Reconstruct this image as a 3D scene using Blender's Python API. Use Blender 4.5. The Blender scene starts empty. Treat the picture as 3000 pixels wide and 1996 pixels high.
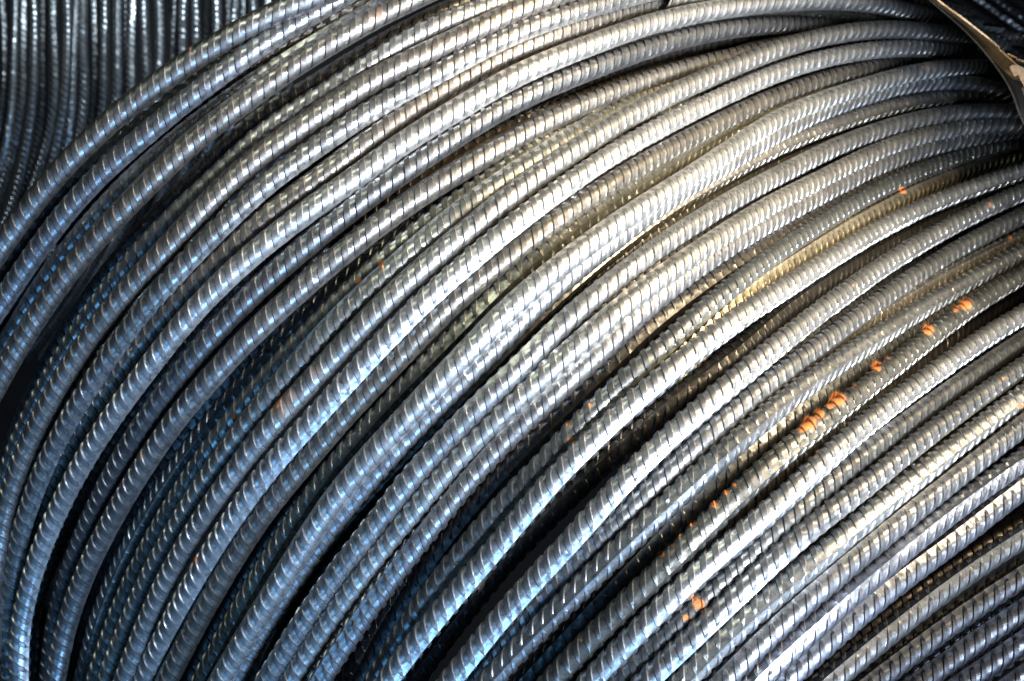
import bpy, math, random
import numpy as np
from mathutils import Vector

random.seed(7)
SC = bpy.context.scene
COL = SC.collection

# ------------------------------------------------------------------ camera
# world frame: metres, the photographed flank of the coil lies near z = 0 and
# the camera hangs above it looking straight down (+y is up in the picture)
H = 0.58                 # camera height over the middle of the coil flank
ROD_D = 0.010            # 10 mm ribbed bar
FPX = 3000 * 50 / 36.0   # focal length in photograph pixels
cam_d = bpy.data.cameras.new('camera')
cam = bpy.data.objects.new('camera', cam_d)
COL.objects.link(cam)
cam.location = (0, 0, H)
cam_d.lens = 50
cam_d.sensor_width = 36
cam_d.clip_start = 0.02
cam_d.clip_end = 50
cam_d.dof.use_dof = True
cam_d.dof.focus_distance = 0.585
cam_d.dof.aperture_fstop = 20
SC.camera = cam
SC.render.resolution_x = 1024
SC.render.resolution_y = 681

# ------------------------------------------------------------------ world, lamps, exposure
w = bpy.data.worlds.new("World")
SC.world = w
w.use_nodes = True
w.node_tree.nodes['Background'].inputs[0].default_value = (0.25, 0.42, 0.75, 1)
w.node_tree.nodes['Background'].inputs[1].default_value = 0.015
SC.view_settings.view_transform = 'Standard'
SC.view_settings.look = 'None'
SC.view_settings.exposure = 0.0
SC.view_settings.gamma = 1


def area(name, loc, target, size, size_y, power, color, spread):
    l = bpy.data.lights.new(name, 'AREA')
    l.shape = 'RECTANGLE'
    l.size = size
    l.size_y = size_y
    l.energy = power
    l.color = color
    l.spread = math.radians(spread)
    o = bpy.data.objects.new(name, l)
    COL.objects.link(o)
    o.location = loc
    d = Vector(target) - Vector(loc)
    o.rotation_euler = d.to_track_quat('-Z', 'Y').to_euler()
    return o


LAMPS = [
    # name, location, target, size x, size y, power, colour, spread in degrees
    ('warm_lamp', (0.36, 0.38, 0.18), (0.16, 0.15, -0.03), 0.24, 0.12, 0.22, (1.0, 0.72, 0.36), 34),
    ('warm_lamp', (0.56, 0.40, 0.16), (0.13, 0.10, -0.03), 0.16, 0.16, 0.62, (1.0, 0.78, 0.48), 38),
    ('warm_lamp', (0.60, 0.04, 0.20), (0.13, 0.12, -0.03), 0.18, 0.18, 0.85, (1.0, 0.98, 0.93), 36),
    ('white_lamp', (0.46, -0.12, 0.62), (0.065, 0.045, 0), 0.26, 0.26, 1.5, (0.95, 0.98, 1.0), 36),
    ('white_lamp', (0.30, -0.28, 0.52), (0.02, -0.02, 0), 0.24, 0.24, 0.8, (0.76, 0.88, 1.0), 110),
    ('white_lamp', (0.52, -0.34, 0.30), (0.20, -0.10, 0), 0.24, 0.24, 1.5, (0.52, 0.68, 1.0), 100),
    ('blue_lamp', (0.10, -0.46, 0.34), (-0.13, -0.13, 0), 0.30, 0.22, 0.42, (0.20, 0.52, 1.0), 50),
    ('blue_lamp', (-0.44, -0.34, 0.40), (-0.20, -0.10, 0), 0.30, 0.22, 0.10, (0.16, 0.50, 1.0), 60),
    ('pale_lamp', (-0.28, 0.46, 0.30), (-0.12, 0.06, 0), 0.30, 0.16, 0.45, (0.95, 0.97, 0.72), 110),
    ('coil_fill_lamp', (-0.10, 0.85, 0.00), (-0.38, 0.22, -0.75), 0.30, 0.30, 1.8, (0.80, 0.92, 1.0), 60),  # unseen fill lamp, added to brighten the coil behind
]
for a in LAMPS:
    area(*a)


# ------------------------------------------------------------------ materials
def steel_material(name, grime=1.0):
    m = bpy.data.materials.new(name)
    m.use_nodes = True
    nt = m.node_tree
    N, L = nt.nodes, nt.links
    b = N['Principled BSDF']
    tc = N.new('ShaderNodeTexCoord')
    oi = N.new('ShaderNodeObjectInfo')
    at = N.new('ShaderNodeAttribute')
    at.attribute_name = 'rust'

    def noise(scale, detail=4, rough=0.6):
        n = N.new('ShaderNodeTexNoise')
        n.inputs['Scale'].default_value = scale
        n.inputs['Detail'].default_value = detail
        n.inputs['Roughness'].default_value = rough
        L.new(tc.outputs['Object'], n.inputs['Vector'])
        return n

    def ramp(src, p0, p1, c0=(0, 0, 0, 1), c1=(1, 1, 1, 1)):
        r = N.new('ShaderNodeValToRGB')
        r.color_ramp.elements[0].position = p0
        r.color_ramp.elements[1].position = p1
        r.color_ramp.elements[0].color = c0
        r.color_ramp.elements[1].color = c1
        L.new(src, r.inputs[0])
        return r

    def mix(fac, a, bb, mode='MIX'):
        x = N.new('ShaderNodeMix')
        x.data_type = 'RGBA'
        x.blend_type = mode
        for s, v in ((x.inputs['Factor'], fac), (x.inputs['A'], a), (x.inputs['B'], bb)):
            if hasattr(v, 'is_linked'):
                L.new(v, s)
            else:
                s.default_value = v
        return x.outputs['Result']

    def mth(op, a, bb):
        x = N.new('ShaderNodeMath')
        x.operation = op
        for s, v in ((x.inputs[0], a), (x.inputs[1], bb)):
            if hasattr(v, 'is_linked'):
                L.new(v, s)
            else:
                s.default_value = v
        return x.outputs[0]

    n1 = noise(60, 3)
    n2 = noise(900, 5, 0.7)
    n3 = noise(260, 4, 0.65)
    base = mix(ramp(n1.outputs[0], 0.35, 0.68).outputs[0], (0.24, 0.25, 0.255, 1), (0.40, 0.41, 0.42, 1))
    base = mix(ramp(n3.outputs[0], 0.48, 0.66).outputs[0], base, (0.11, 0.11, 0.115, 1))
    base = mix(ramp(n2.outputs[0], 0.60, 0.74).outputs[0], base, (0.48, 0.49, 0.50, 1))
    rb = N.new('ShaderNodeAttribute')
    rb.attribute_name = 'rib'
    base = mix(mth('MULTIPLY', rb.outputs['Fac'], 0.85), base, (0.085, 0.088, 0.095, 1))
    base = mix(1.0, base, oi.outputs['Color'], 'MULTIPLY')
    # rust : stains with a shape of their own
    f = mth('ADD', at.outputs['Fac'], mth('MULTIPLY', mth('SUBTRACT', n3.outputs[0], 0.5), 0.9))
    haze = ramp(f, 0.10, 0.55)
    core = ramp(f, 0.40, 0.50)
    hz = mth('MULTIPLY', haze.outputs[0], mth('GREATER_THAN', at.outputs['Fac'], 0.01))
    cr = mth('MULTIPLY', core.outputs[0], mth('GREATER_THAN', at.outputs['Fac'], 0.05))
    base = mix(mth('MULTIPLY', hz, 0.75), base, (0.24, 0.13, 0.07, 1))
    rustc = mix(ramp(n2.outputs[0], 0.35, 0.7).outputs[0], (0.36, 0.11, 0.03, 1), (0.60, 0.22, 0.06, 1))
    base = mix(cr, base, rustc)
    L.new(base, b.inputs['Base Color'])
    met = mth('SUBTRACT', 0.86, mth('MULTIPLY', mth('MAXIMUM', cr, mth('MULTIPLY', hz, 0.6)), 0.84))
    L.new(met, b.inputs['Metallic'])
    r = N.new('ShaderNodeMapRange')
    r.inputs['From Min'].default_value = 0.3
    r.inputs['From Max'].default_value = 0.7
    r.inputs['To Min'].default_value = 0.24
    r.inputs['To Max'].default_value = 0.46
    L.new(n3.outputs[0], r.inputs['Value'])
    rr0 = mth('ADD', r.outputs[0], mth('MULTIPLY', rb.outputs['Fac'], 0.13))
    rr = mth('ADD', rr0, mth('MULTIPLY', mth('MAXIMUM', cr, hz), 0.3))
    L.new(rr, b.inputs['Roughness'])
    bp = N.new('ShaderNodeBump')
    bp.inputs['Strength'].default_value = 0.35
    bp.inputs['Distance'].default_value = 0.0004
    hsum = mth('ADD', n3.outputs[0], mth('MULTIPLY', n2.outputs[0], 0.35))
    hsum = mth('ADD', hsum, mth('MULTIPLY', cr, 0.12))
    L.new(hsum, bp.inputs['Height'])
    L.new(bp.outputs[0], b.inputs['Normal'])
    return m


STEEL = steel_material('ribbed_steel')

# ------------------------------------------------------------------ traced course of every turn
# key 'rc' = survey tile (row, column); numbers are tile units (3.136 per photo pixel)
Z = 3.136


def P(d):
    out = []
    for k, pts in d.items():
        ox = 750 * int(k[1])
        oy = 1496 if k[0] == '3' else 500 * int(k[0])
        for x, y in pts:
            out.append((ox + x / Z, oy + y / Z))
    out.sort(key=lambda p: -(p[0] - 0.6 * p[1]))
    return out


R = {}
def rod(name, order, depth, pts, shift=0.0, fin=None, tint=(1, 1, 1), label=None):
    R[name] = dict(order=order, depth=depth, pts=P(pts), shift=shift, fin=fin, tint=tint, label=label)

BR = (1.0, 0.93, 0.87)
GO = (1.0, 0.90, 0.72)
rod('S1', 1, 0, {'01': [(700,-90),(420,10),(250,80),(0,200)], '00': [(1900,460),(1600,660),(1300,865),(1000,1120),(750,1350),(580,1540)], '10': [(460,90),(330,250),(210,420),(80,600),(-30,760)]}, 0, 80)
rod('S1b', 9, 60, {'01': [(900,-140),(600,10)], '00': [(2352,400),(1900,700),(1500,1000),(1150,1290)], '10': [(700,-20),(430,290),(140,690),(-60,990)]}, 6, 20)
rod('S2', 1, 0, {'01': [(780,-20),(600,95),(300,250),(0,425)], '00': [(2100,640),(1791,850),(1352,1220),(1100,1430)], '10': [(905,40),(740,205),(600,380),(450,565),(330,745),(210,920),(90,1090),(0,1230)]}, 0, -75, (0.9,0.93,1))
rod('B2', 8, 40, {'01': [(1400,-90),(1080,20),(900,100),(600,260),(300,410),(0,560)], '00': [(2100,740),(1900,860)]}, 0, 30, BR)
rod('S3a', 6, 25, {'01': [(1400,-80),(1100,80),(850,230),(600,370),(300,570)], '00': [(2352,740),(2150,880),(1880,1080),(1650,1260),(1480,1410),(1300,1550)], '10': [(1120,170),(960,330),(890,420),(740,590),(600,770),(470,930),(350,1100),(240,1280),(150,1460)], '20': [(60,60),(-60,300)]}, 0, 40)
rod('S3', 1, 0, {'01': [(1500,-70),(1300,20),(1100,110),(850,265),(600,410),(300,600),(0,800)], '00': [(2150,980),(1900,1150),(1700,1310),(1550,1440)], '10': [(1420,40),(1240,220),(1080,380),(920,560),(780,740),(640,900),(500,1090),(380,1270),(270,1440)], '20': [(130,100),(20,300),(-60,450)]}, 9, 78, BR)
rod('S4', 6, 30, {'01': [(2352,-110),(1950,10),(1700,120),(1300,325),(1000,500),(700,690),(400,880),(0,1100)], '00': [(2200,1250),(2000,1440)], '10': [(1860,30),(1690,190),(1520,340),(1360,510),(1210,700),(1060,870),(930,1040),(800,1220),(680,1400)], '20': [(520,90),(420,270),(340,430),(260,620),(180,820)]}, 0, 60, (0.62,0.6,0.58))
rod('S5', 4, 12, {'02': [(300,-70)], '01': [(2352,-10),(2200,30),(1900,120),(1600,240),(1350,370),(1100,540),(800,755),(500,935),(200,1120),(0,1250)], '10': [(2030,30),(1830,200),(1640,370),(1460,560),(1290,740),(1130,930),(980,1120),(840,1310),(710,1500)], '20': [(600,110),(470,320),(370,500),(280,670),(200,850),(130,1030),(60,1200),(10,1370)]}, 2, -78)
rod('S6', 2, 0, {'02': [(420,-50),(220,5),(0,100)], '01': [(2000,285),(1500,505),(1000,755),(500,1100),(250,1270),(0,1440)], '10': [(2110,70),(1920,280),(1655,570),(1460,770),(1290,960),(1120,1150),(970,1330),(820,1530)], '20': [(690,150),(570,340),(470,520),(370,710),(280,890),(200,1080),(130,1260),(70,1420)], '30': [(20,50),(0,180),(-20,400)]}, 3, 84, BR)
rod('S7', 2, 0, {'02': [(1100,-50),(850,5),(600,80),(300,180),(0,290)], '01': [(2000,470),(1500,745),(1000,1020),(500,1370)], '11': [(230,0),(0,160)], '10': [(2130,400),(1920,600),(1720,800),(1540,1010),(1360,1210),(1200,1410)], '20': [(1040,100),(900,290),(780,470),(680,650),(570,830),(480,1020),(390,1190),(330,1340),(270,1510)], '30': [(240,60),(190,210),(150,350),(120,520),(100,700),(90,950),(95,1200)]}, 6, -80)
rod('S8', 3, 6, {'02': [(1800,-70),(1450,5),(1200,60),(800,165),(400,320),(200,395),(0,480)], '01': [(2000,660),(1700,840),(1500,960),(1100,1240)], '11': [(600,70),(400,200),(200,345),(0,490)], '10': [(2180,680),(2000,840),(1820,1010),(1650,1190),(1500,1360)], '20': [(1200,150),(1070,340),(930,530),(800,720),(690,900),(590,1080),(510,1260),(420,1430)], '30': [(350,40),(280,210),(220,380),(170,560),(130,760)]}, 0, 80, BR)
rod('S9', 1, -4, {'03': [(1610,190),(1500,150),(1300,85),(1100,40),(900,5),(600,-20)], '02': [(2352,15),(2000,60),(1600,120),(1200,220),(800,375),(400,525),(200,605),(0,685)], '01': [(2000,910),(1700,1085),(1300,1320)], '11': [(1000,10),(800,135),(500,330),(300,490),(100,645)], '10': [(2250,800),(2100,950),(1950,1090),(1850,1200),(1700,1350)], '20': [(1490,60),(1330,270),(1190,450),(1050,640),(920,830),(800,1030),(690,1200),(600,1370)], '30': [(510,20),(400,260),(310,500),(240,730),(190,950),(160,1100),(155,1250),(160,1450),(170,1560)]}, 3, 68, (1.12,1.12,1.12))
rod('S9b', 7, 30, {'03': [(1280,230),(1100,170),(1000,140),(700,90),(400,65)], '02': [(2352,80),(2000,120),(1700,190),(1400,280),(1100,400)]}, 8, -20, (0.8,0.8,0.8))
rod('S9c', 8, 70, {'10': [(2352,900),(2100,1180),(1800,1500)], '20': [(1700,100),(1500,320),(1300,540),(1130,790),(960,1050),(830,1270),(740,1460)], '30': [(620,80),(550,240),(490,400),(440,560),(400,700),(370,850),(350,1000),(340,1200),(335,1400)]}, 0, 40, (0.55,0.55,0.55))
rod('S10', 4, 18, {'03': [(900,260),(600,215),(300,195),(0,200)], '02': [(2100,225),(1800,275),(1500,345),(1200,435),(900,545),(600,665),(300,785),(0,905)], '01': [(1850,1220),(1600,1390)], '11': [(1200,90),(1000,230),(800,390),(600,550),(400,710),(200,880)], '10': [(2180,1230),(2000,1420)], '20': [(1820,60),(1660,250),(1520,440),(1380,620),(1250,820),(1130,1000),(1030,1190),(930,1360)], '30': [(810,60),(740,240),(670,400),(610,560),(560,720),(520,870),(490,1010),(460,1150),(450,1300),(440,1450)]}, 6, 82, (0.8,0.82,0.86))
rod('S10b', 8, 55, {'03': [(400,300),(60,350)], '02': [(1900,425),(1500,525),(1000,675),(500,885),(0,1090)], '01': [(1850,1380)], '11': [(1440,60),(1230,200),(1010,370),(800,550),(590,720),(390,890),(200,1060),(20,1230)], '20': [(1950,180),(1640,500),(1400,800)]}, 4, 50, (0.5,0.48,0.46))
rod('S11', 3, 8, {'03': [(300,380),(0,400)], '02': [(2352,480),(2000,520),(1690,590),(1500,655),(1300,715),(1100,785),(900,855),(680,945),(460,1045),(250,1155),(0,1290)], '01': [(2130,1410),(1900,1545)], '11': [(1610,150),(1390,290),(1160,460),(940,630),(730,800),(530,970),(330,1150),(120,1340)], '20': [(2210,20),(2010,240),(1840,430),(1680,610),(1530,800),(1400,1010),(1280,1190),(1150,1390)], '30': [(1050,20),(950,210),(850,380),(780,550),(710,720),(640,890),(590,1050),(555,1210),(525,1370),(505,1520)]}, 2, -82, (0.95,0.93,0.92))
rod('S11b', 7, 45, {'11': [(2300,-100),(1900,170),(1500,430),(1240,620),(1050,780),(830,940),(660,1090),(460,1260),(280,1420)], '20': [(2290,150),(2090,400),(1930,590),(1790,770),(1650,950),(1520,1130),(1410,1300),(1300,1480)], '30': [(1200,100),(1110,260),(1030,440),(960,600),(900,750),(840,900),(800,1050),(760,1200),(740,1350),(720,1500)]}, 0, 30, (0.6,0.6,0.62))
rod('S12', 6, 30, {'11': [(2100,120),(1850,260),(1700,370),(1500,510),(1300,650),(1100,800),(900,960),(700,1140),(500,1320),(300,1500)], '21': [(100,160),(0,290)], '20': [(2260,370),(2090,570),(1950,740),(1800,930),(1660,1120),(1530,1300),(1410,1480)], '30': [(1310,110),(1210,290),(1130,460),(1050,620),(980,790),(920,940),(870,1090),(830,1230),(800,1370),(780,1510)]}, 2, 20, (0.92,0.97,0.95))
rod('S13', 5, 24, {'02': [(2200,480),(1850,590),(1680,645),(1480,715),(1280,800),(1060,910),(850,1020),(640,1130),(400,1270),(200,1400)], '11': [(2150,110),(1920,260),(1700,410),(1480,590),(1260,780),(1050,960),(870,1120),(700,1300),(500,1500)], '21': [(190,250),(100,350)], '20': [(2300,540),(2150,730),(1980,950),(1840,1150),(1710,1350),(1590,1540)], '30': [(1530,90),(1420,280),(1320,460),(1240,640),(1150,810),(1090,980),(1030,1150),(980,1310),(930,1460)]}, -4, -15, (0.93,0.97,0.93))
rod('S14', 4, 14, {'02': [(1600,720),(1300,850),(1100,960),(900,1070),(730,1160),(510,1290),(300,1430),(100,1560)], '11': [(2200,150),(1960,320),(1740,500),(1520,690),(1310,870),(1100,1060),(900,1230),(700,1430)], '21': [(490,120),(350,260),(230,380),(140,490),(0,660)], '20': [(2270,800),(2100,1010),(1940,1220),(1790,1430)], '30': [(1690,70),(1570,260),(1460,450),(1360,630),(1280,820),(1200,990),(1140,1170),(1070,1330),(1020,1480)]}, -2, 70, (0.93,0.96,0.93))
rod('S15', 1, 0, {'03': [(1810,340),(1650,305),(1400,272),(1100,260),(800,280),(400,355),(0,480)], '02': [(2057,605),(1857,695),(1657,775),(1457,875),(1257,975),(1007,1105),(837,1205),(657,1335),(440,1470)], '12': [(150,120),(0,220)], '11': [(2086,443),(1936,563),(1736,723),(1536,903),(1336,1073),(1136,1273),(936,1463)], '21': [(630,240),(480,400),(330,570),(180,740),(50,880)], '20': [(2280,1040),(2130,1250),(1990,1440)], '30': [(1880,50),(1750,240),(1630,450),(1520,640),(1430,840),(1350,1030),(1280,1200),(1210,1370),(1150,1540)]}, -1, 86, (1.05,1.04,1.02), 'ribbed steel turn with a tan rust smear')
rod('S16', 2, 0, {'03': [(1800,495),(1650,460),(1400,430),(1100,435),(800,470),(400,560),(0,690)], '02': [(2100,815),(1700,995),(1300,1200),(900,1425),(700,1555)], '12': [(300,280),(0,490)], '11': [(2033,780),(1833,940),(1633,1110),(1433,1310)], '21': [(1025,155),(825,395),(625,605),(425,825),(175,1105),(-75,1415)], '20': [(2250,1480)], '30': [(2150,60),(2010,260),(1890,470),(1780,660),(1670,850),(1570,1030),(1470,1210),(1390,1390),(1320,1550)]}, 0, -84, (1.1,1.1,1.1))
rod('S17', 4, 14, {'03': [(2000,570),(1750,530),(1600,530),(1400,545),(1200,570),(1000,605),(600,700),(200,850)], '02': [(2352,910),(2000,1085),(1500,1350),(1230,1490)], '12': [(800,200),(600,330),(400,470),(200,620)], '11': [(2210,870),(2000,1040),(1790,1220),(1600,1380)], '21': [(1400,80),(1180,280),(980,490),(800,690),(630,890),(460,1090),(290,1300),(80,1520)], '30': [(2300,200),(2170,380),(2050,600),(1930,800),(1830,970),(1740,1160),(1640,1340),(1560,1510)]}, 0, 88, (0.92,0.86,0.78))
rod('S17b', 8, 55, {'12': [(900,330),(500,640),(100,980)], '22': [(0,-100)], '21': [(1850,-30),(1700,90),(1500,250),(1300,440),(1100,660),(900,860),(700,1090),(500,1320),(300,1568)], '31': [(230,140),(90,330)], '30': [(2320,530),(2180,740),(2070,920),(1980,1100),(1880,1290),(1800,1470)]}, 0, 40, (0.6,0.6,0.6))
rod('S18', 5, 26, {'02': [(2000,1230),(1760,1340),(1600,1430),(1500,1490)], '12': [(1310,60),(1100,190),(900,320),(690,480),(470,640),(260,810),(0,1010)], '21': [(1800,20),(1590,220),(1400,420),(1200,620),(1020,820),(850,1010),(680,1220),(520,1420)], '31': [(360,120),(240,290),(110,510)], '30': [(2340,720),(2220,900),(2110,1100),(2010,1290),(1920,1460)]}, -2, 10, (0.95,0.95,0.85))
rod('S19', 1, -4, {'03': [(2050,625),(1950,612),(1800,605),(1500,625),(1200,700),(900,790),(600,890),(300,990),(0,1120)], '02': [(2100,1320),(1900,1450)], '12': [(1600,90),(1300,270),(1000,460),(600,750),(300,990),(0,1230)], '21': [(1900,150),(1700,350),(1500,570),(1290,790),(1050,1050),(870,1260),(660,1500)], '31': [(490,240),(340,470),(190,700),(50,930)], '30': [(2280,1120),(2160,1320),(2050,1520)]}, 0, 76, (1.12,1.12,1.1), 'ribbed steel turn with a yellow patch near the strap')
rod('S20', 3, 8, {'03': [(2352,960),(2270,910),(2150,855),(2000,800),(1800,775),(1600,775),(1400,790),(1200,825),(1000,880),(800,945),(600,1020),(200,1180)], '02': [(2352,1330),(2150,1450)], '12': [(1720,120),(1520,240),(1310,390),(1110,540),(900,700),(690,870),(480,1040),(260,1230)], '21': [(2230,70),(2020,280),(1820,480),(1620,690),(1450,870),(1300,1020),(1150,1190),(1000,1390)], '31': [(790,50),(690,190),(590,340),(480,500),(380,650),(280,800),(180,950),(100,1100)]}, -12, 60, (0.95,0.97,1.0))
rod('S20b', 5, 26, {'03': [(2200,990),(2000,950),(1850,935),(1700,925),(1450,950),(1200,1000),(900,1085),(600,1195),(300,1295),(0,1430)], '12': [(1880,130),(1680,240),(1480,370),(1280,510),(1080,650),(880,800),(690,960),(480,1150),(270,1330)], '21': [(2250,170),(2050,370),(1850,570),(1650,790),(1400,1040),(1100,1350)], '31': [(780,170),(680,270),(590,400),(470,560),(320,790),(220,960),(130,1130),(50,1290)], '30': [(2310,1520)]}, -14, -10, (0.85,0.82,0.78))
rod('S20c', 9, 90, {'03': [(1400,1050),(900,1200),(400,1380)], '12': [(2100,120),(1800,290),(1500,460),(1200,650),(900,850),(600,1080),(300,1330)], '21': [(2100,520),(1800,830),(1500,1150),(1250,1400)], '31': [(640,480),(480,740),(380,920),(250,1130),(120,1350)]}, 0, 40, (0.4,0.38,0.36))
rod('S21', 2, 2, {'03': [(2352,1060),(2280,1050),(2100,1030),(1900,1030),(1600,1060),(1300,1125),(1000,1215),(700,1325),(400,1460)], '13': [(250,0),(0,100)], '12': [(2200,180),(2000,300),(1790,430),(1580,560),(1370,700),(1160,850),(960,1010),(740,1180),(520,1370),(330,1530)], '22': [(250,100),(130,200),(0,320)], '21': [(2090,560),(1900,760),(1720,940),(1560,1110),(1390,1290)], '31': [(1180,50),(1010,250),(850,450),(700,640),(570,830),(450,1010),(340,1190),(240,1350),(130,1530)]}, -4, 84, (1.0,1.0,1.0))
rod('S22', 2, 4, {'03': [(2352,1170),(2100,1162),(1800,1185),(1500,1240),(1200,1330),(900,1440)], '13': [(600,60),(300,200),(0,335)], '12': [(2070,530),(1880,660),(1680,790),(1480,920),(1270,1070),(1070,1230),(870,1400)], '22': [(570,90),(370,270),(170,450),(0,600)], '21': [(2220,720),(2020,920),(1830,1110),(1650,1310)], '31': [(1440,60),(1280,230),(1130,410),(990,590),(860,770),(740,940),(620,1100),(510,1270),(410,1440)]}, -5, -84, (1.05,1.03,0.98))
rod('S23', 3, 10, {'03': [(2000,1270),(1800,1300),(1500,1365),(1200,1450)], '13': [(800,80),(600,190),(400,285),(200,390),(0,500)], '12': [(2200,590),(2050,680),(1900,770),(1750,870),(1600,980),(1450,1090),(1300,1200),(1170,1310)], '22': [(870,70),(700,220),(500,400),(320,560),(130,740)], '21': [(2260,950),(2080,1140),(1900,1340)], '31': [(1720,40),(1580,190),(1440,380),(1310,550),(1180,720),(1060,880),(950,1040),(850,1190),(750,1340),(660,1480)]}, -5, 80, (0.98,0.98,1))
rod('S23b', 7, 45, {'13': [(900,150),(600,330),(300,490),(0,660)], '12': [(2200,750),(2000,880),(1800,1030),(1600,1180),(1400,1330),(1180,1500)], '22': [(1050,100),(870,270),(690,440),(500,620),(320,800),(150,970)], '21': [(2270,1220),(2000,1550)], '31': [(1940,70),(1790,240),(1660,430),(1530,620),(1420,820),(1300,990),(1200,1160),(1110,1320),(1030,1490)]}, 0, -40, (0.7,0.7,0.72))
rod('S24', 3, 8, {'03': [(2352,1310),(2200,1335),(2000,1375),(1800,1425),(1600,1490)], '13': [(1200,90),(1000,190),(800,300),(600,420),(400,550),(200,690),(0,800)], '12': [(2190,950),(2000,1090),(1810,1240),(1620,1400)], '22': [(1422,55),(1240,180),(1050,350),(870,530),(690,700),(510,890),(340,1080),(170,1260)], '31': [(2180,30),(2040,220),(1900,400),(1760,560),(1640,700),(1500,900),(1380,1080),(1270,1280),(1170,1450)]}, 0, -60, (0.85,0.88,0.88))
rod('S25g', 4, 14, {'03': [(2352,1420),(2200,1450),(2000,1510)], '13': [(1750,40),(1580,100),(1420,160),(1260,240),(1100,320),(940,410),(770,510),(590,610),(410,730),(230,850),(0,1000)], '12': [(2200,1090),(2050,1210),(1850,1380)], '22': [(1550,90),(1250,340),(960,580),(700,830)]}, 0, 60, GO, 'golden brown ribbed steel turn')
rod('S26', 1, 0, {'13': [(2352,20),(2100,100),(1800,200),(1500,310),(1200,450),(900,620),(600,800),(300,1000),(0,1200)], '12': [(2200,1270),(2050,1390)], '22': [(1730,60),(1430,305),(1130,565),(830,845),(530,1130),(200,1495)], '31': [(2260,300),(2060,540),(1870,750),(1650,1010),(1450,1260),(1290,1480)]}, -4, -20, (1.08,1.08,1.08))
rod('S26b', 8, 50, {'13': [(2352,90),(2150,160),(1900,250),(1600,370),(1300,510),(1000,650),(600,900),(200,1200)]}, 4, 10, (0.6,0.58,0.55))
rod('S27', 7, 45, {'13': [(1800,360),(1400,540),(1200,640),(900,800),(600,990),(300,1180),(0,1400)], '22': [(2200,40),(1950,200),(1700,370),(1450,570),(1200,790),(950,1010),(700,1240),(450,1490)], '32': [(100,290),(0,360)], '31': [(2230,520),(2090,720),(1940,880),(1800,1060),(1680,1230),(1560,1400)]}, 0, 40, (0.6,0.58,0.58))
rod('S28', 2, 0, {'13': [(2352,210),(2150,280),(2000,360),(1830,445),(1650,535),(1470,635),(1300,735),(1130,840),(950,965),(780,1090),(500,1290),(200,1530)], '22': [(2290,170),(2030,390),(1730,640),(1430,910),(1130,1200),(850,1490)], '32': [(700,140),(520,320),(350,500),(180,690),(0,880)], '31': [(2230,1030),(2110,1180),(1990,1330),(1870,1480)]}, -4, -30, (1.02,1.02,1.02))
rod('S29', 4, 12, {'13': [(2352,410),(2160,500),(1960,600),(1750,715),(1520,865),(1300,1005),(1050,1180),(720,1430)], '22': [(2250,470),(2060,630),(1870,800),(1690,960),(1510,1130),(1320,1310),(1100,1520)], '32': [(1000,70),(800,260),(600,460),(420,650),(220,880)], '31': [(2352,1140),(2250,1260),(2150,1380)]}, 0, -70, (0.95,0.95,0.95))
rod('S29b', 6, 26, {'13': [(2352,620),(2170,700),(1940,810),(1700,940),(1440,1090),(1180,1250),(900,1440)], '23': [(350,130),(0,370)]}, 0, 30, (0.8,0.74,0.66))
rod('S30', 2, 0, {'13': [(2260,800),(2080,890),(1900,990),(1720,1090),(1530,1190),(1330,1310),(1130,1450)], '23': [(800,90),(600,220),(400,360),(200,500),(0,650)], '22': [(2290,730),(2130,870),(1930,1040),(1730,1220),(1440,1500)], '32': [(1280,80),(1090,260),(900,440),(720,620),(530,820),(350,980),(200,1130)], '31': [(2352,1330),(2200,1510)]}, 0, -10, (0.92,0.93,0.93))
rod('S31', 5, 30, {'13': [(2352,900),(2100,1030),(1800,1180),(1500,1350),(1180,1568)], '23': [(1000,120),(800,270),(600,420),(400,560),(200,720),(0,880)], '22': [(2200,1020),(2010,1180),(1830,1350),(1640,1530)], '32': [(1560,80),(1370,260),(1170,460),(980,660),(780,870),(580,1090),(370,1310),(150,1550)]}, 0, 60, (0.7,0.7,0.68))
rod('S32', 1, 0, {'13': [(2352,950),(2250,1010),(2060,1120),(1870,1240),(1680,1370),(1480,1540)], '23': [(1200,190),(900,430),(600,670),(300,900),(0,1130)], '22': [(2150,1350),(1950,1520)], '32': [(1700,240),(1450,480),(1250,670),(1030,870),(790,1120),(570,1350)]}, 0, -25, (0.80,0.78,0.72), 'ribbed steel turn flaked with bright orange rust')
rod('S33', 1, 0, {'13': [(2352,1320),(2150,1430),(1950,1550)], '23': [(1628,222),(1328,432),(1028,652),(728,892),(428,1182),(108,1480)], '32': [(2272,90),(2020,300),(1720,570),(1420,850),(1120,1150),(800,1488)]}, 0, -22, (1.12,1.12,1.12))
rod('S34', 4, 14, {'23': [(2300,30),(2090,170),(1880,310),(1670,460),(1460,620),(1250,770),(1050,920),(830,1100),(620,1260),(430,1420)], '33': [(200,80),(0,230)], '32': [(2150,460),(1950,640),(1740,840),(1600,960),(1400,1140),(1200,1330),(1000,1540)]}, -2, 65, (0.9,0.9,0.88), 'darker ribbed steel turn with two orange rust spots')
rod('S35', 2, 0, {'23': [(2280,280),(2030,450),(1728,668),(1428,885),(1125,1143),(925,1313)], '33': [(475,83),(225,293),(-75,573)], '32': [(2120,728),(1920,918),(1720,1108),(1520,1298),(1320,1486)]}, 0, -50, (1,1,1))
rod('S36', 1, 0, {'23': [(2282,545),(1930,805),(1630,1035),(1325,1283),(1075,1481)], '33': [(825,143),(525,383),(225,633),(-75,893)], '32': [(2120,1018),(1920,1215),(1660,1486)]}, 0, -12, (1.08,1.08,1.05))
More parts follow.
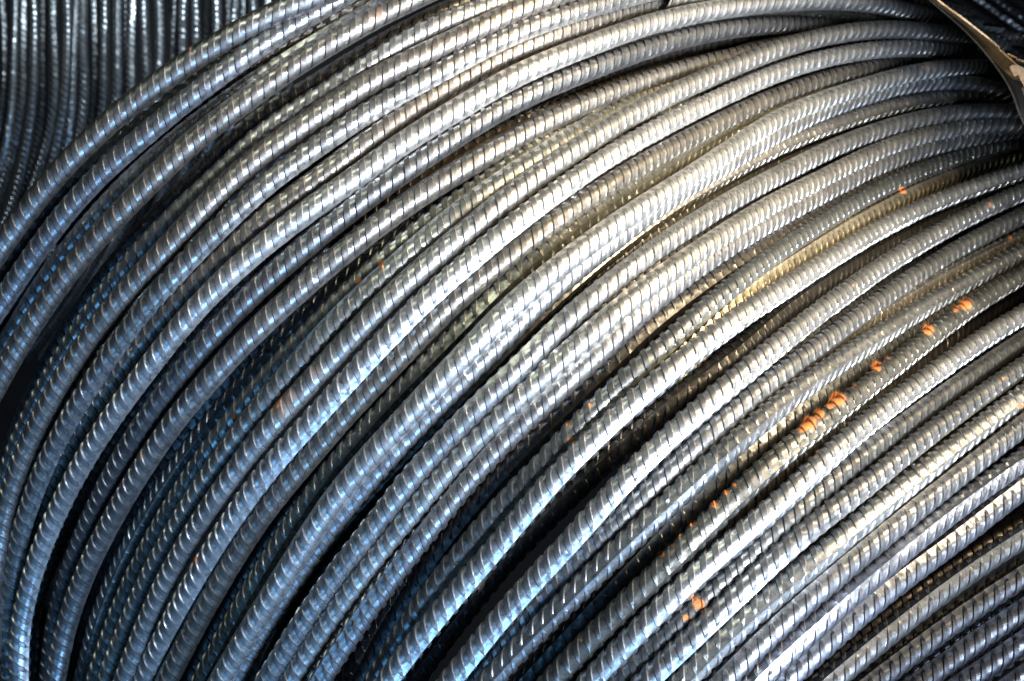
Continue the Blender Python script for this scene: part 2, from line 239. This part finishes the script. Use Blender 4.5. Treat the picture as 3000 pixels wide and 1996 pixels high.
rod('S37', 2, 2, {'23': [(2300,800),(2100,960),(1900,1110),(1700,1270),(1500,1425)], '33': [(1150,150),(900,360),(600,615),(300,865),(0,1145)], '32': [(2100,1390),(1930,1568)]}, 0, 78, (1,1,1.02))
rod('S38', 2, 4, {'23': [(2352,1080),(2000,1320),(1690,1555)], '33': [(1520,130),(1278,326),(1030,540),(784,752),(540,965),(300,1180),(80,1390)]}, 0, 18, (1,1,1.05))
rod('S39', 3, 12, {'23': [(2352,1330),(2150,1480)], '33': [(1771,236),(1480,440),(1186,657),(950,850),(707,1060),(460,1280),(240,1480)]}, 0, 46, (0.95,0.97,1.05))
rod('S40c', 8, 60, {'33': [(2352,110),(2000,320),(1600,580),(1300,790),(1000,1010),(700,1290)]}, 0, 90, (0.5,0.42,0.36))
rod('S41', 1, 6, {'33': [(2352,225),(2200,320),(1971,468),(1636,706),(1285,973),(1100,1120),(900,1290),(640,1510)]}, 0, 42, (0.98,0.96,0.92))
rod('S41c', 8, 60, {'33': [(2352,440),(2000,670),(1700,880),(1400,1100),(1100,1340)]}, 0, 50, (0.45,0.42,0.4))
rod('S42', 2, 14, {'33': [(2352,590),(2200,690),(1968,838),(1800,950),(1630,1070),(1400,1240),(1200,1395),(1050,1510)]}, 0, 70, (0.85,0.85,0.86))
rod('S43', 2, 18, {'33': [(2352,900),(1900,1200),(1550,1460),(1400,1568)]}, 0, 76, (0.85,0.85,0.87))
rod('S44', 2, 22, {'33': [(2352,1190),(2000,1430),(1800,1568)]}, 0, 70, (0.8,0.8,0.84))
rod('S45', 2, 24, {'33': [(2352,1480),(2100,1660)]}, 0, 60, (0.8,0.8,0.84))
rod('T0', 2, 0, {'03': [(1500,60),(1400,20),(1250,-30)], '02': [(2352,-60)]}, 0, 60, (1,0.95,0.85))
rod('T1', 7, 40, {'03': [(2352,1000),(2200,900),(2050,850),(1900,870)]}, 12, 20, (0.7,0.7,0.7))
rod('G1', 6, 30, {'02': [(2352,345),(2150,400),(1880,455),(1610,530),(1320,620),(1020,720),(710,850),(390,980),(60,1130)]}, 14, 10, (0.55,0.48,0.4))

# ------------------------------------------------------------------ apparent bar width -> distance
WC = np.array([
    (300,300,68),(900,200,69),(1500,150,66),(2100,100,58),(2450,60,53),(2800,120,46),(2950,320,47),(2980,560,51),
    (0,900,66),(700,900,71),(1400,850,74),(2000,700,70),(2500,500,60),(2950,850,58),(50,1500,64),(50,1950,60),
    (500,1950,66),(700,1400,71),(1300,1300,73),(1000,1900,71),(1900,1300,77),(2500,1100,72),(2950,1150,66),
    (1500,1900,74),(2100,1800,77),(2500,1700,77),(2950,1600,70),(2950,1950,66)], float)


def width_at(X, Y):
    X = np.asarray(X, float)[..., None]
    Y = np.asarray(Y, float)[..., None]
    q = (X - WC[:, 0]) ** 2 + (Y - WC[:, 1]) ** 2
    k = np.exp(-q / (2 * 330.0 ** 2)) + 1e-9
    return (k * WC[:, 2]).sum(-1) / k.sum(-1)


def smooth(a, sig):
    n = int(sig * 3)
    k = np.exp(-0.5 * (np.arange(-n, n + 1) / sig) ** 2)
    k /= k.sum()
    if a.ndim == 1:
        p = np.concatenate([2 * a[0] - a[n:0:-1], a, 2 * a[-1] - a[-2:-n - 2:-1]])
        return np.convolve(p, k, 'valid')
    return np.stack([smooth(a[:, i], sig) for i in range(a.shape[1])], 1)


STEP = 10.0


def resample(p, step=STEP):
    p = np.asarray(p, float)
    d = np.r_[0, np.cumsum(np.hypot(*np.diff(p, axis=0).T))]
    n = max(8, int(d[-1] / step))
    t = np.linspace(0, d[-1], n)
    return np.stack([np.interp(t, d, p[:, 0]), np.interp(t, d, p[:, 1])], 1)


# how deep each turn sits below the crests (photo pixels; right end, left end): the turns lie in ridges and valleys
DEPTH = {'S1b': (110, 110), 'B2': (80, 80), 'S3a': (45, 40), 'S4': (90, 60), 'S5': (22, 16), 'S7': (10, 6), 'S8': (22, 12), 'S9b': (60, 70), 'S9c': (130, 120),
         'S10': (55, 22), 'S10b': (120, 100), 'G1': (150, 130), 'S11': (105, 22), 'S11b': (120, 80), 'S12': (100, 44), 'S13': (66, 40), 'S14': (36, 26),
         'S15': (0, 0), 'S16': (0, 0), 'S17': (45, 30), 'S17b': (130, 120), 'S18': (60, 60), 'S19': (-6, -6), 'S20': (30, 40), 'S20b': (70, 90),
         'S20c': (170, 180), 'S21': (30, 20), 'S22': (24, 26), 'S23': (50, 40), 'S23b': (120, 110), 'S24': (36, 46), 'S25g': (24, 60), 'S26': (0, 0),
         'S26b': (120, 120), 'S27': (130, 120), 'S28': (6, 6), 'S29': (40, 50), 'S29b': (70, 80), 'S30': (16, 16), 'S31': (90, 60), 'S32': (10, 0),
         'S33': (0, 0), 'S34': (45, 50), 'S35': (10, 10), 'S36': (4, 4), 'S37': (14, 14), 'S38': (20, 20), 'S39': (40, 40), 'S40c': (140, 140),
         'S41': (50, 50), 'S41c': (150, 150), 'S42': (90, 90), 'S43': (110, 110), 'S44': (120, 120), 'S45': (130, 130)}
# turns whose upper right end dips away over the shoulder of the coil
DIVE = {'S9', 'S15', 'S16', 'S19', 'T0'}
order = sorted(R, key=lambda k: (R[k]['order'], k))
placed = []
for k in order:
    r = R[k]
    p = resample(r['pts'])
    p = smooth(p, min(9, len(p) // 4))
    n = 6
    # run on past the traced ends
    h = p[0] - p[n]; h /= np.hypot(*h)
    t = p[-1] - p[-1 - n]; t /= np.hypot(*t)
    far = 14 if k in DIVE else 40
    inside = lambda q: 0 < q[0] < 3000 and 0 < q[1] < 1996
    if k not in DIVE and inside(p[0]):
        far = 75
    back = 75 if inside(p[-1]) else 40
    bend = np.array([[math.cos(a), math.sin(a)] for a in np.radians(np.linspace(0, 25 if k in DIVE else 12, far))])
    hd = [p[0]]
    ang = math.atan2(h[1], h[0])
    for i in range(far):
        a = ang + math.radians(i * (0.9 if k in DIVE else 0.34))
        hd.append(hd[-1] + STEP * np.array([math.cos(a), math.sin(a)]))
    tl = [p[-1]]
    ang = math.atan2(t[1], t[0])
    for i in range(back):
        a = ang - math.radians(i * 0.35)
        tl.append(tl[-1] + STEP * np.array([math.cos(a), math.sin(a)]))
    dive = 0.0
    p = np.vstack([hd[:0:-1], p, tl[1:]])
    tg = np.gradient(p, axis=0)
    tg /= np.hypot(tg[:, 0], tg[:, 1])[:, None]
    # to the lower right of the running direction (the bars run from upper right to lower left)
    nr = np.stack([tg[:, 1], -tg[:, 0]], 1)
    nr *= np.sign(nr[:, 1].mean())
    sh = np.full(len(p), float(r['shift']))
    if k in ('S3', 'S6', 'S7'):
        sh = sh * np.clip((p[:, 0] - 200) / 300.0, 0, 1)
    p = p + nr * sh[:, None]
    if k in DIVE:
        s = (far + 5 - np.arange(len(p)))
        dive = np.where(s > 0, 1.6 * np.clip(s, 0, 99) ** 1.75, 0.0)
    dr, dl = DEPTH.get(k, (r['depth'], r['depth']))
    z = dl + (dr - dl) * np.clip((p[:, 0] - 600) / 1500.0, 0, 1) + dive
    ww = width_at(p[:, 0], p[:, 1])
    base = z.copy()
    for (q, zq, kq) in placed:
        dx = p[:, None, 0] - q[None, :, 0]
        dy = p[:, None, 1] - q[None, :, 1]
        d2 = dx * dx + dy * dy
        D = (0.93 * ww)[:, None]
        inside = D * D - d2
        need = np.where(inside > 0, zq[None, :] + np.sqrt(np.clip(inside, 0, None)), -1e9).max(1)
        z = np.maximum(z, np.where(need > -1e8, need, z))
    # a steel bar cannot kink: take the envelope, then smooth it
    m = z.copy()
    for sft in range(1, 9):
        m[sft:] = np.maximum(m[sft:], z[:-sft] - sft * 1.0)
        m[:-sft] = np.maximum(m[:-sft], z[sft:] - sft * 1.0)
    z = smooth(m, 8)
    z = np.minimum(z, base + 190)
    placed.append((p, z, k))
    r['p'] = p
    r['z'] = z


def to3d(p, z):
    ww = width_at(p[:, 0], p[:, 1])
    Zd = FPX * ROD_D / ww + z / ww * ROD_D
    x = (p[:, 0] - 1500) / FPX * Zd
    y = -(p[:, 1] - 998) / FPX * Zd
    return np.stack([x, y, H - Zd], 1)


# ------------------------------------------------------------------ ribbed bar mesh
RUST = [  # photo x, y, radius, strength
    (2371,1240,30,1),(2350,1256,18,0.9),(2400,1212,22,1),(2431,1189,15,1),(2455,1168,30,1),(2440,1178,16,1),(2568,1073,22,1),(2502,1130,9,0.8),(2600,1050,10,.6),
    (2830,892,28,0.9),(2800,905,16,0.8),(2719,966,24,0.9),(2642,557,14,0.9),(2650,562,9,.9),(2499,838,9,0.7),(2048,1770,24,1),(2040,1755,30,.55),(2010,1810,14,1),
    (2029,1534,15,1),(1994,1566,10,0.9),(1937,1624,15,1),(1969,1598,10,0.9),(1701,1875,9,0.9),(2128,1443,14,1),(2093,1478,15,1),(2150,1421,10,0.9),
    (1731,1188,11,1),(1667,1245,11,1),(1672,1287,18,0.55),(826,1188,46,0.42),(800,1195,18,0.5),(850,1160,30,.45),(918,1088,30,.3),(689,1220,12,0.8),(574,1640,12,0.8),
    (325,1872,16,0.55),(1113,768,11,1),(1050,822,12,1),(1120,780,9,.8),(2718,195,26,0.42),(1100,45,34,0.38),(411,1332,26,0.4),(2387,1327,13,1),(555,140,10,0.7),
    (1150,852,8,.6),(2900,600,12,.6),(2940,1110,8,.8),(2990,1190,12,.9),(2960,700,14,.5)]
RUST = np.array(RUST, float)

PITCH = 0.62      # of the bar diameter
TAN = 3           # the ribs climb three pitches per turn


def bar_mesh(name, C, fin_deg, twist, M=24, res=6, rust=None, seed=0, up=(0, 0, 1), diam=ROD_D):
    """C: dense centre line (metres). Ribbed bar: core, two long fins, two rows of slanted crescent ribs."""
    rng = np.random.RandomState(seed)
    seg = np.linalg.norm(np.diff(C, axis=0), axis=1)
    S = np.r_[0, np.cumsum(seg)]
    L = S[-1]
    pit = PITCH * diam
    npit = int(L / pit) - TAN - 1
    if npit < 2:
        npit = 2
    # fractional stations inside one pitch, -0.5 .. 0.5 around the rib
    th = np.arange(M) / M * 2 * np.pi
    al = np.degrees(th)
    # angular distance from the nearest fin (fins at 0 and 180 deg in bar coordinates)
    dfin = np.minimum(np.minimum(al, 360 - al), np.abs(al - 180))
    t = np.clip((dfin - 10) / 80.0, 0, 1)                 # 0 at the fin, 1 in the middle of a rib row
    hw = 0.04 + 0.205 * np.sqrt(np.clip(np.sin(t * np.pi / 2), 0, 1))   # crescent half width
    ht = np.clip(t * 3.2, 0, 1)
    fl = 0.065
    if res == 6:
        fr = np.stack([-hw - fl * 0.6, -hw + fl * 0.4, 0 * hw, hw - fl * 0.4, hw + fl * 0.6, 0 * hw + 0.5], 0)
        hh = np.array([0, 1, 1.06, 1, 0, 0.0])
    else:
        fr = np.stack([-hw - fl * 0.5, -hw + fl * 0.5, hw - fl * 0.5, hw + fl * 0.5], 0)
        hh = np.array([0, 1, 1, 0.0])
    n = fr.shape[0]
    core = 0.440 * diam
    ribh = 0.068 * diam
    finh = 0.066 * diam
    finp = np.exp(-(dfin / 8.5) ** 2)
    rows = npit * n
    ki = np.repeat(np.arange(npit), n)
    ji = np.tile(np.arange(n), npit)
    irr = rng.normal(0, 0.025, npit + TAN + 4)
    irh = 1 + rng.normal(0, 0.10, npit + TAN + 4)
    # station of each vertex
    s = (ki[:, None] + 0.5 + TAN * (th / (2 * np.pi))[None, :] + fr[ji, :] + irr[ki][:, None]) * pit
    rad = core + ribh * hh[ji][:, None] * ht[None, :] * irh[ki][:, None] + finh * finp[None, :]
    rad = rad + diam * 0.004 * rng.normal(0, 1, rad.shape)
    # frame along the curve
    T = np.gradient(C, axis=0)
    T /= np.linalg.norm(T, axis=1)[:, None]
    U = np.array(up, float)
    Nn = U[None, :] - T * (T @ U)[:, None]
    Nn /= np.linalg.norm(Nn, axis=1)[:, None]
    B = np.cross(T, Nn)
    sf = s.ravel()

    def ip(A):
        return np.stack([np.interp(sf, S, A[:, i]) for i in range(3)], 1)
    c = ip(C); nn = ip(Nn); bb = ip(B)
    ang = -np.tile(th, rows) + math.radians(fin_deg) + twist * sf
    rr = rad.ravel()[:, None]
    V = c + rr * (np.cos(ang)[:, None] * nn + np.sin(ang)[:, None] * bb)
    idx = np.arange(rows * M).reshape(rows, M)
    a = idx[:-1, :-1].ravel(); b = idx[:-1, 1:].ravel(); cc = idx[1:, 1:].ravel(); d = idx[1:, :-1].ravel()
    F = [np.stack([d, cc, b, a], 1)]
    # seam: column M equals column 0 shifted by TAN pitches
    sh = TAN * n
    a = idx[sh:rows - 1, 0]; d = idx[sh + 1:rows, 0]
    e = idx[0:rows - 1 - sh, M - 1]; g = idx[1:rows - sh, M - 1]
    F.append(np.stack([g, d, a, e], 1))
    F = np.vstack(F)
    me = bpy.data.meshes.new(name)
    me.vertices.add(len(V)); me.vertices.foreach_set('co', V.ravel())
    me.loops.add(F.size); me.loops.foreach_set('vertex_index', F.ravel().astype(np.int32))
    me.polygons.add(len(F))
    me.polygons.foreach_set('loop_start', np.arange(0, F.size, 4, dtype=np.int32))
    me.polygons.foreach_set('loop_total', np.full(len(F), 4, dtype=np.int32))
    me.update(calc_edges=True)
    rt = me.attributes.new('rib', 'FLOAT', 'POINT')
    rt.data.foreach_set('value', (np.clip(hh[ji], 0, 1)[:, None] * ht[None, :]).ravel().astype(np.float32))
    if rust is not None:
        at = me.attributes.new('rust', 'FLOAT', 'POINT')
        Zd = H - V[:, 2]
        X = V[:, 0] / Zd * FPX + 1500
        Y = -V[:, 1] / Zd * FPX + 998
        val = np.zeros(len(V))
        facing = np.cos(ang) > -0.2
        for (x, y, r_, st) in RUST:
            dd = np.hypot(X - x, Y - y)
            val = np.maximum(val, np.where((dd < r_) & facing, st * (1 - (dd / r_) ** 1.5), 0))
        at.data.foreach_set('value', val.astype(np.float32))
    me.shade_smooth()
    me.set_sharp_from_angle(angle=math.radians(28))
    return me


def link(name, me, mat, parent=None):
    o = bpy.data.objects.new(name, me)
    COL.objects.link(o)
    me.materials.append(mat)
    if parent:
        o.parent = parent
    return o


def thing(name, label, cat, loc=(0, 0, 0), group=None):
    o = bpy.data.objects.new(name, None)
    COL.objects.link(o)
    o.location = loc
    o['label'] = label
    o['category'] = cat
    if group:
        o['group'] = group
    return o


coil = thing('rebar_coil', 'large coil of shiny ribbed steel bar filling the middle of the photo', 'steel coil', (0, 0, 0), 'coils of ribbed steel bar')
GAIN = {'S1': .8, 'S2': .72, 'S3': .8, 'S4': .6, 'S5': .95, 'S6': .85, 'S7': .78, 'S8': .9, 'S9': 1.3, 'S10': .6, 'S10b': .6, 'S11': .8,  # scales bar colour; shade on deep turns is put in here and in tint
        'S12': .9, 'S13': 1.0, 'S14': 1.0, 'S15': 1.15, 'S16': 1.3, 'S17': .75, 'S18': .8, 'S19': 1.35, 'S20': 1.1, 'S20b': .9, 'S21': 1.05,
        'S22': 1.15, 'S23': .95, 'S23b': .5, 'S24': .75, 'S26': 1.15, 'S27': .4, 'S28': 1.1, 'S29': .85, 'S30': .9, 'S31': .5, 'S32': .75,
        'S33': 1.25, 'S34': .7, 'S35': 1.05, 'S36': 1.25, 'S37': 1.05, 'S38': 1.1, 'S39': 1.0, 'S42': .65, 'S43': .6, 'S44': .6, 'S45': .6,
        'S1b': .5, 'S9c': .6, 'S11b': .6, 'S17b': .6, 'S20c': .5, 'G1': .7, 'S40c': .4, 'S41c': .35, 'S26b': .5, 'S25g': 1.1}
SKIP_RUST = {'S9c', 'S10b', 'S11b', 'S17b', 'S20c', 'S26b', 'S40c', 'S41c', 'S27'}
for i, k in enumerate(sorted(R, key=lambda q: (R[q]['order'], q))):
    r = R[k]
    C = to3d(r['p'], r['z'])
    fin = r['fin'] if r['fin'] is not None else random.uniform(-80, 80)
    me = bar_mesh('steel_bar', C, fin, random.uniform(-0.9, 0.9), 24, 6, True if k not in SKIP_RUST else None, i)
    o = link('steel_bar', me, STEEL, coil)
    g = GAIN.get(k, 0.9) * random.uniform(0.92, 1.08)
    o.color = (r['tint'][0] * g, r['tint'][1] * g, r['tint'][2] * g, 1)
    if r['label']:
        o['label'] = r['label']

# inner layer of the coil, seen only through the gaps
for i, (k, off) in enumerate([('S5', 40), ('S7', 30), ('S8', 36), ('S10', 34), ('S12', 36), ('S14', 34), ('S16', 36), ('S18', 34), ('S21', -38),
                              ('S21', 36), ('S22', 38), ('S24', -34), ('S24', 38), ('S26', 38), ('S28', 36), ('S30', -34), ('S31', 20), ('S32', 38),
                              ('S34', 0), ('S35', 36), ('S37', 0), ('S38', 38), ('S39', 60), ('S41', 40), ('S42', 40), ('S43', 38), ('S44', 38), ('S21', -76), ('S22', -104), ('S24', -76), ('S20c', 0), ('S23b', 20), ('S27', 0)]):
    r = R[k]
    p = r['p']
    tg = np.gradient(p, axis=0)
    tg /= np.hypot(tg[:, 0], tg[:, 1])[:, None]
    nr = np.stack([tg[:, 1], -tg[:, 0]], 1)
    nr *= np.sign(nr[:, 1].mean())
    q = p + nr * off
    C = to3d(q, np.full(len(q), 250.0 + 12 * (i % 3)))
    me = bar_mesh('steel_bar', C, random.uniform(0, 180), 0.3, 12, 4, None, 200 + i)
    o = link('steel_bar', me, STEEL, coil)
    o.color = (0.3, 0.28, 0.27, 1)  # shade of the gaps put into the colour of these bars

# ------------------------------------------------------------------ coil standing behind on the upper left
coil2 = thing('rebar_coil', 'dark out-of-focus coil with upright turns behind the upper left edge', 'steel coil', (0, 0, -0.8), 'coils of ribbed steel bar')
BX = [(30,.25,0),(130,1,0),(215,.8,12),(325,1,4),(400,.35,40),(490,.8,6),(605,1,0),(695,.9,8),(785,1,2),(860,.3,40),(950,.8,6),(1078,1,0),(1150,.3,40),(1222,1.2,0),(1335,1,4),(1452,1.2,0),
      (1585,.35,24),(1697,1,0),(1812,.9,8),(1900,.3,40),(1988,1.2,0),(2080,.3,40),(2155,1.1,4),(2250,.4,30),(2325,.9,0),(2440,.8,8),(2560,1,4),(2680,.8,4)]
BZ = 1.30
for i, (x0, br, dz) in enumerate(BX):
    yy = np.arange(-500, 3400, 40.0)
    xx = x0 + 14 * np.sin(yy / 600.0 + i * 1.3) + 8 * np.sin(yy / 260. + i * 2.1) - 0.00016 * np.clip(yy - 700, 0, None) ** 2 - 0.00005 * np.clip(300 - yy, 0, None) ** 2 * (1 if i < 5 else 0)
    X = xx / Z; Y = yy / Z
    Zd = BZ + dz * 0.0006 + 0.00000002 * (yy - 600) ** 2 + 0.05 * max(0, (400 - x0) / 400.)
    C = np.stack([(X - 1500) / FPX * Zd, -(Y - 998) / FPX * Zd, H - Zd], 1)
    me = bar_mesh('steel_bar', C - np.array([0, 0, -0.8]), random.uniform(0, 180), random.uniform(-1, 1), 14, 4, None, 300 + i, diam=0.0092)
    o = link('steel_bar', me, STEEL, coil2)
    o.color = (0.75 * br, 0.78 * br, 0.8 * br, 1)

# ------------------------------------------------------------------ coil behind the strap, upper right
coil3 = thing('rebar_coil', 'dark coil of slanting turns behind the strap in the upper right corner', 'steel coil', (0.4, 0.3, -0.6), 'coils of ribbed steel bar')
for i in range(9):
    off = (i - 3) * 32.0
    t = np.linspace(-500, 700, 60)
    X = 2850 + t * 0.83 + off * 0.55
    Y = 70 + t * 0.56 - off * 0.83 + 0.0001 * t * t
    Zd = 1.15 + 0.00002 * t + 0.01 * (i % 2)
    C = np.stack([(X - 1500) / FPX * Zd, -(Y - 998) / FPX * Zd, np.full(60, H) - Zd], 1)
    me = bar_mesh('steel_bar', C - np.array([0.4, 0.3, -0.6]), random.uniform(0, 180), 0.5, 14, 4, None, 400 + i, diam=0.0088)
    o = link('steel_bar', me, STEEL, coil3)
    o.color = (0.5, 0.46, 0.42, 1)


# ------------------------------------------------------------------ steel strap with its crimped seal
def simple_mat(name, col, rough, metal, ns=400, var=0.3):
    m = bpy.data.materials.new(name)
    m.use_nodes = True
    N, L = m.node_tree.nodes, m.node_tree.links
    b = N['Principled BSDF']
    tc = N.new('ShaderNodeTexCoord')
    n = N.new('ShaderNodeTexNoise')
    n.inputs['Scale'].default_value = ns
    n.inputs['Detail'].default_value = 6
    L.new(tc.outputs['Object'], n.inputs['Vector'])
    r = N.new('ShaderNodeValToRGB')
    r.color_ramp.elements[0].position = 0.3
    r.color_ramp.elements[1].position = 0.75
    r.color_ramp.elements[0].color = tuple(c * (1 - var) for c in col) + (1,)
    r.color_ramp.elements[1].color = tuple(min(1, c * (1 + var)) for c in col) + (1,)
    L.new(n.outputs[0], r.inputs[0])
    L.new(r.outputs[0], b.inputs['Base Color'])
    b.inputs['Roughness'].default_value = rough
    b.inputs['Metallic'].default_value = metal
    bp = N.new('ShaderNodeBump')
    bp.inputs['Strength'].default_value = 0.2
    bp.inputs['Distance'].default_value = 0.0003
    L.new(n.outputs[0], bp.inputs['Height'])
    L.new(bp.outputs[0], b.inputs['Normal'])
    return m


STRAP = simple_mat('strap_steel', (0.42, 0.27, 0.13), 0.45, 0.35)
SEAL = simple_mat('seal_steel', (0.42, 0.29, 0.18), 0.4, 0.5)


def to_pt(X, Y, Zd):
    return Vector(((X - 1500) / FPX * Zd, -(Y - 998) / FPX * Zd, H - Zd))


def ribbon(name, left, right, thick, mat, parent):
    """left/right: lists of (X, Y, distance); a bent steel band of real thickness between the two edges"""
    def dens(pts, n=60):
        a = np.array(pts, float)
        d = np.r_[0, np.cumsum(np.hypot(*np.diff(a[:, :2], axis=0).T))]
        t = np.linspace(0, d[-1], n)
        a = np.stack([np.interp(t, d, a[:, i]) for i in range(3)], 1)
        return smooth(a, 3)
    l = [to_pt(*p) for p in dens(left)]
    r = [to_pt(*p) for p in dens(right)]
    vs, fs = [], []
    for a, b in zip(l, r):
        i = len(vs) // 4
        vs += [a, b]
        vs += [a, b]
    n = len(l)
    V = []
    for i in range(n):
        j0, j1 = max(0, i - 1), min(n - 1, i + 1)
        tan = (l[j1] - l[j0]).normalized()
        ac = (r[i] - l[i]).normalized()
        nn = tan.cross(ac).normalized()
        if nn.z < 0:
            nn = -nn
        V += [l[i] + nn * thick, r[i] + nn * thick, r[i], l[i]]
    F = []
    for i in range(n - 1):
        for k in range(4):
            F.append((4 * i + k, 4 * i + (k + 1) % 4, 4 * i + 4 + (k + 1) % 4, 4 * i + 4 + k))
    F += [(0, 1, 2, 3), (4 * n - 1, 4 * n - 2, 4 * n - 3, 4 * n - 4)]
    me = bpy.data.meshes.new(name)
    me.from_pydata(V, [], F)
    me.update()
    o = link(name, me, mat, parent)
    return o


strap = thing('steel_strap', 'brown steel strap with a crimped seal over the upper right end of the coil', 'strap', (0, 0, 0))
# upper band: nearly edge on at the top, its face turning to the camera further down
ribbon('band', [(2690,-30,.80),(2722,2,.80),(2800,58,.795),(2848,104,.79),(2900,158,.785),(2938,202,.78),(2970,236,.775)],
       [(2712,-30,.76),(2744,2,.765),(2820,56,.765),(2888,109,.77),(2953,163,.77),(2990,200,.77),(3040,240,.77)], 0.0009, STRAP, strap)
# lower band: its face turned away, its shade put into a darker steel colour
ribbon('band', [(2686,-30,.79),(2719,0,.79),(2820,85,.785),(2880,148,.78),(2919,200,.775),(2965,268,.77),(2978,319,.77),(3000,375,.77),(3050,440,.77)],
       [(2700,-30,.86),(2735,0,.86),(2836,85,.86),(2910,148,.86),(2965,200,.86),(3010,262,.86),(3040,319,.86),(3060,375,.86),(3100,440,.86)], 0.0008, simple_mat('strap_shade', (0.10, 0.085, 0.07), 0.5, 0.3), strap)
# seal: a folded clip with notches crimped into its edge
def seal():
    vs, fs = [], []
    outline = [(2958,197),(2966,190),(2985,192),(3012,206),(3045,226),(3060,262),(3030,300),(3008,262),(2996,246),(2990,236),(2984,219),(2979,221),(2974,226),(2970,219),(2962,206)]
    n = len(outline)
    V = [to_pt(x, y, .758) for x, y in outline] + [to_pt(x, y, .764) for x, y in outline]
    F = [tuple(range(n))] + [tuple(range(2 * n - 1, n - 1, -1))] + [(i, n + i, n + (i + 1) % n, (i + 1) % n) for i in range(n)]
    me = bpy.data.meshes.new('seal')
    me.from_pydata(V, [], F)
    me.update()
    link('seal', me, SEAL, strap)
    # turned-down flap with a second notch
    outline = [(2992,258),(3004,250),(3050,262),(3060,300),(3020,330),(3010,300),(2998,276)]
    n = len(outline)
    V = [to_pt(x, y, .763) for x, y in outline] + [to_pt(x, y, .770) for x, y in outline]
    F = [tuple(range(n))] + [tuple(range(2 * n - 1, n - 1, -1))] + [(i, n + i, n + (i + 1) % n, (i + 1) % n) for i in range(n)]
    me = bpy.data.meshes.new('seal_flap')
    me.from_pydata(V, [], F)
    me.update()
    link('seal_flap', me, SEAL, strap)
seal()
ribbon('strap_tail', [(2950,160,.772),(2975,170,.772),(3030,186,.772)], [(2950,164,.775),(2975,175,.775),(3030,192,.775)], 0.0008, STRAP, strap)

# ------------------------------------------------------------------ floor far below
def floor():
    me = bpy.data.meshes.new('ground')
    me.from_pydata([(-6, -6, 0), (6, -6, 0), (6, 6, 0), (-6, 6, 0)], [], [(0, 1, 2, 3)])
    o = link('ground', me, simple_mat('dark_floor', (0.008, 0.008, 0.009), 0.9, 0.0, 6, 0.3))
    o.location = (0, 0, -1.1)
    o['kind'] = 'structure'
floor()
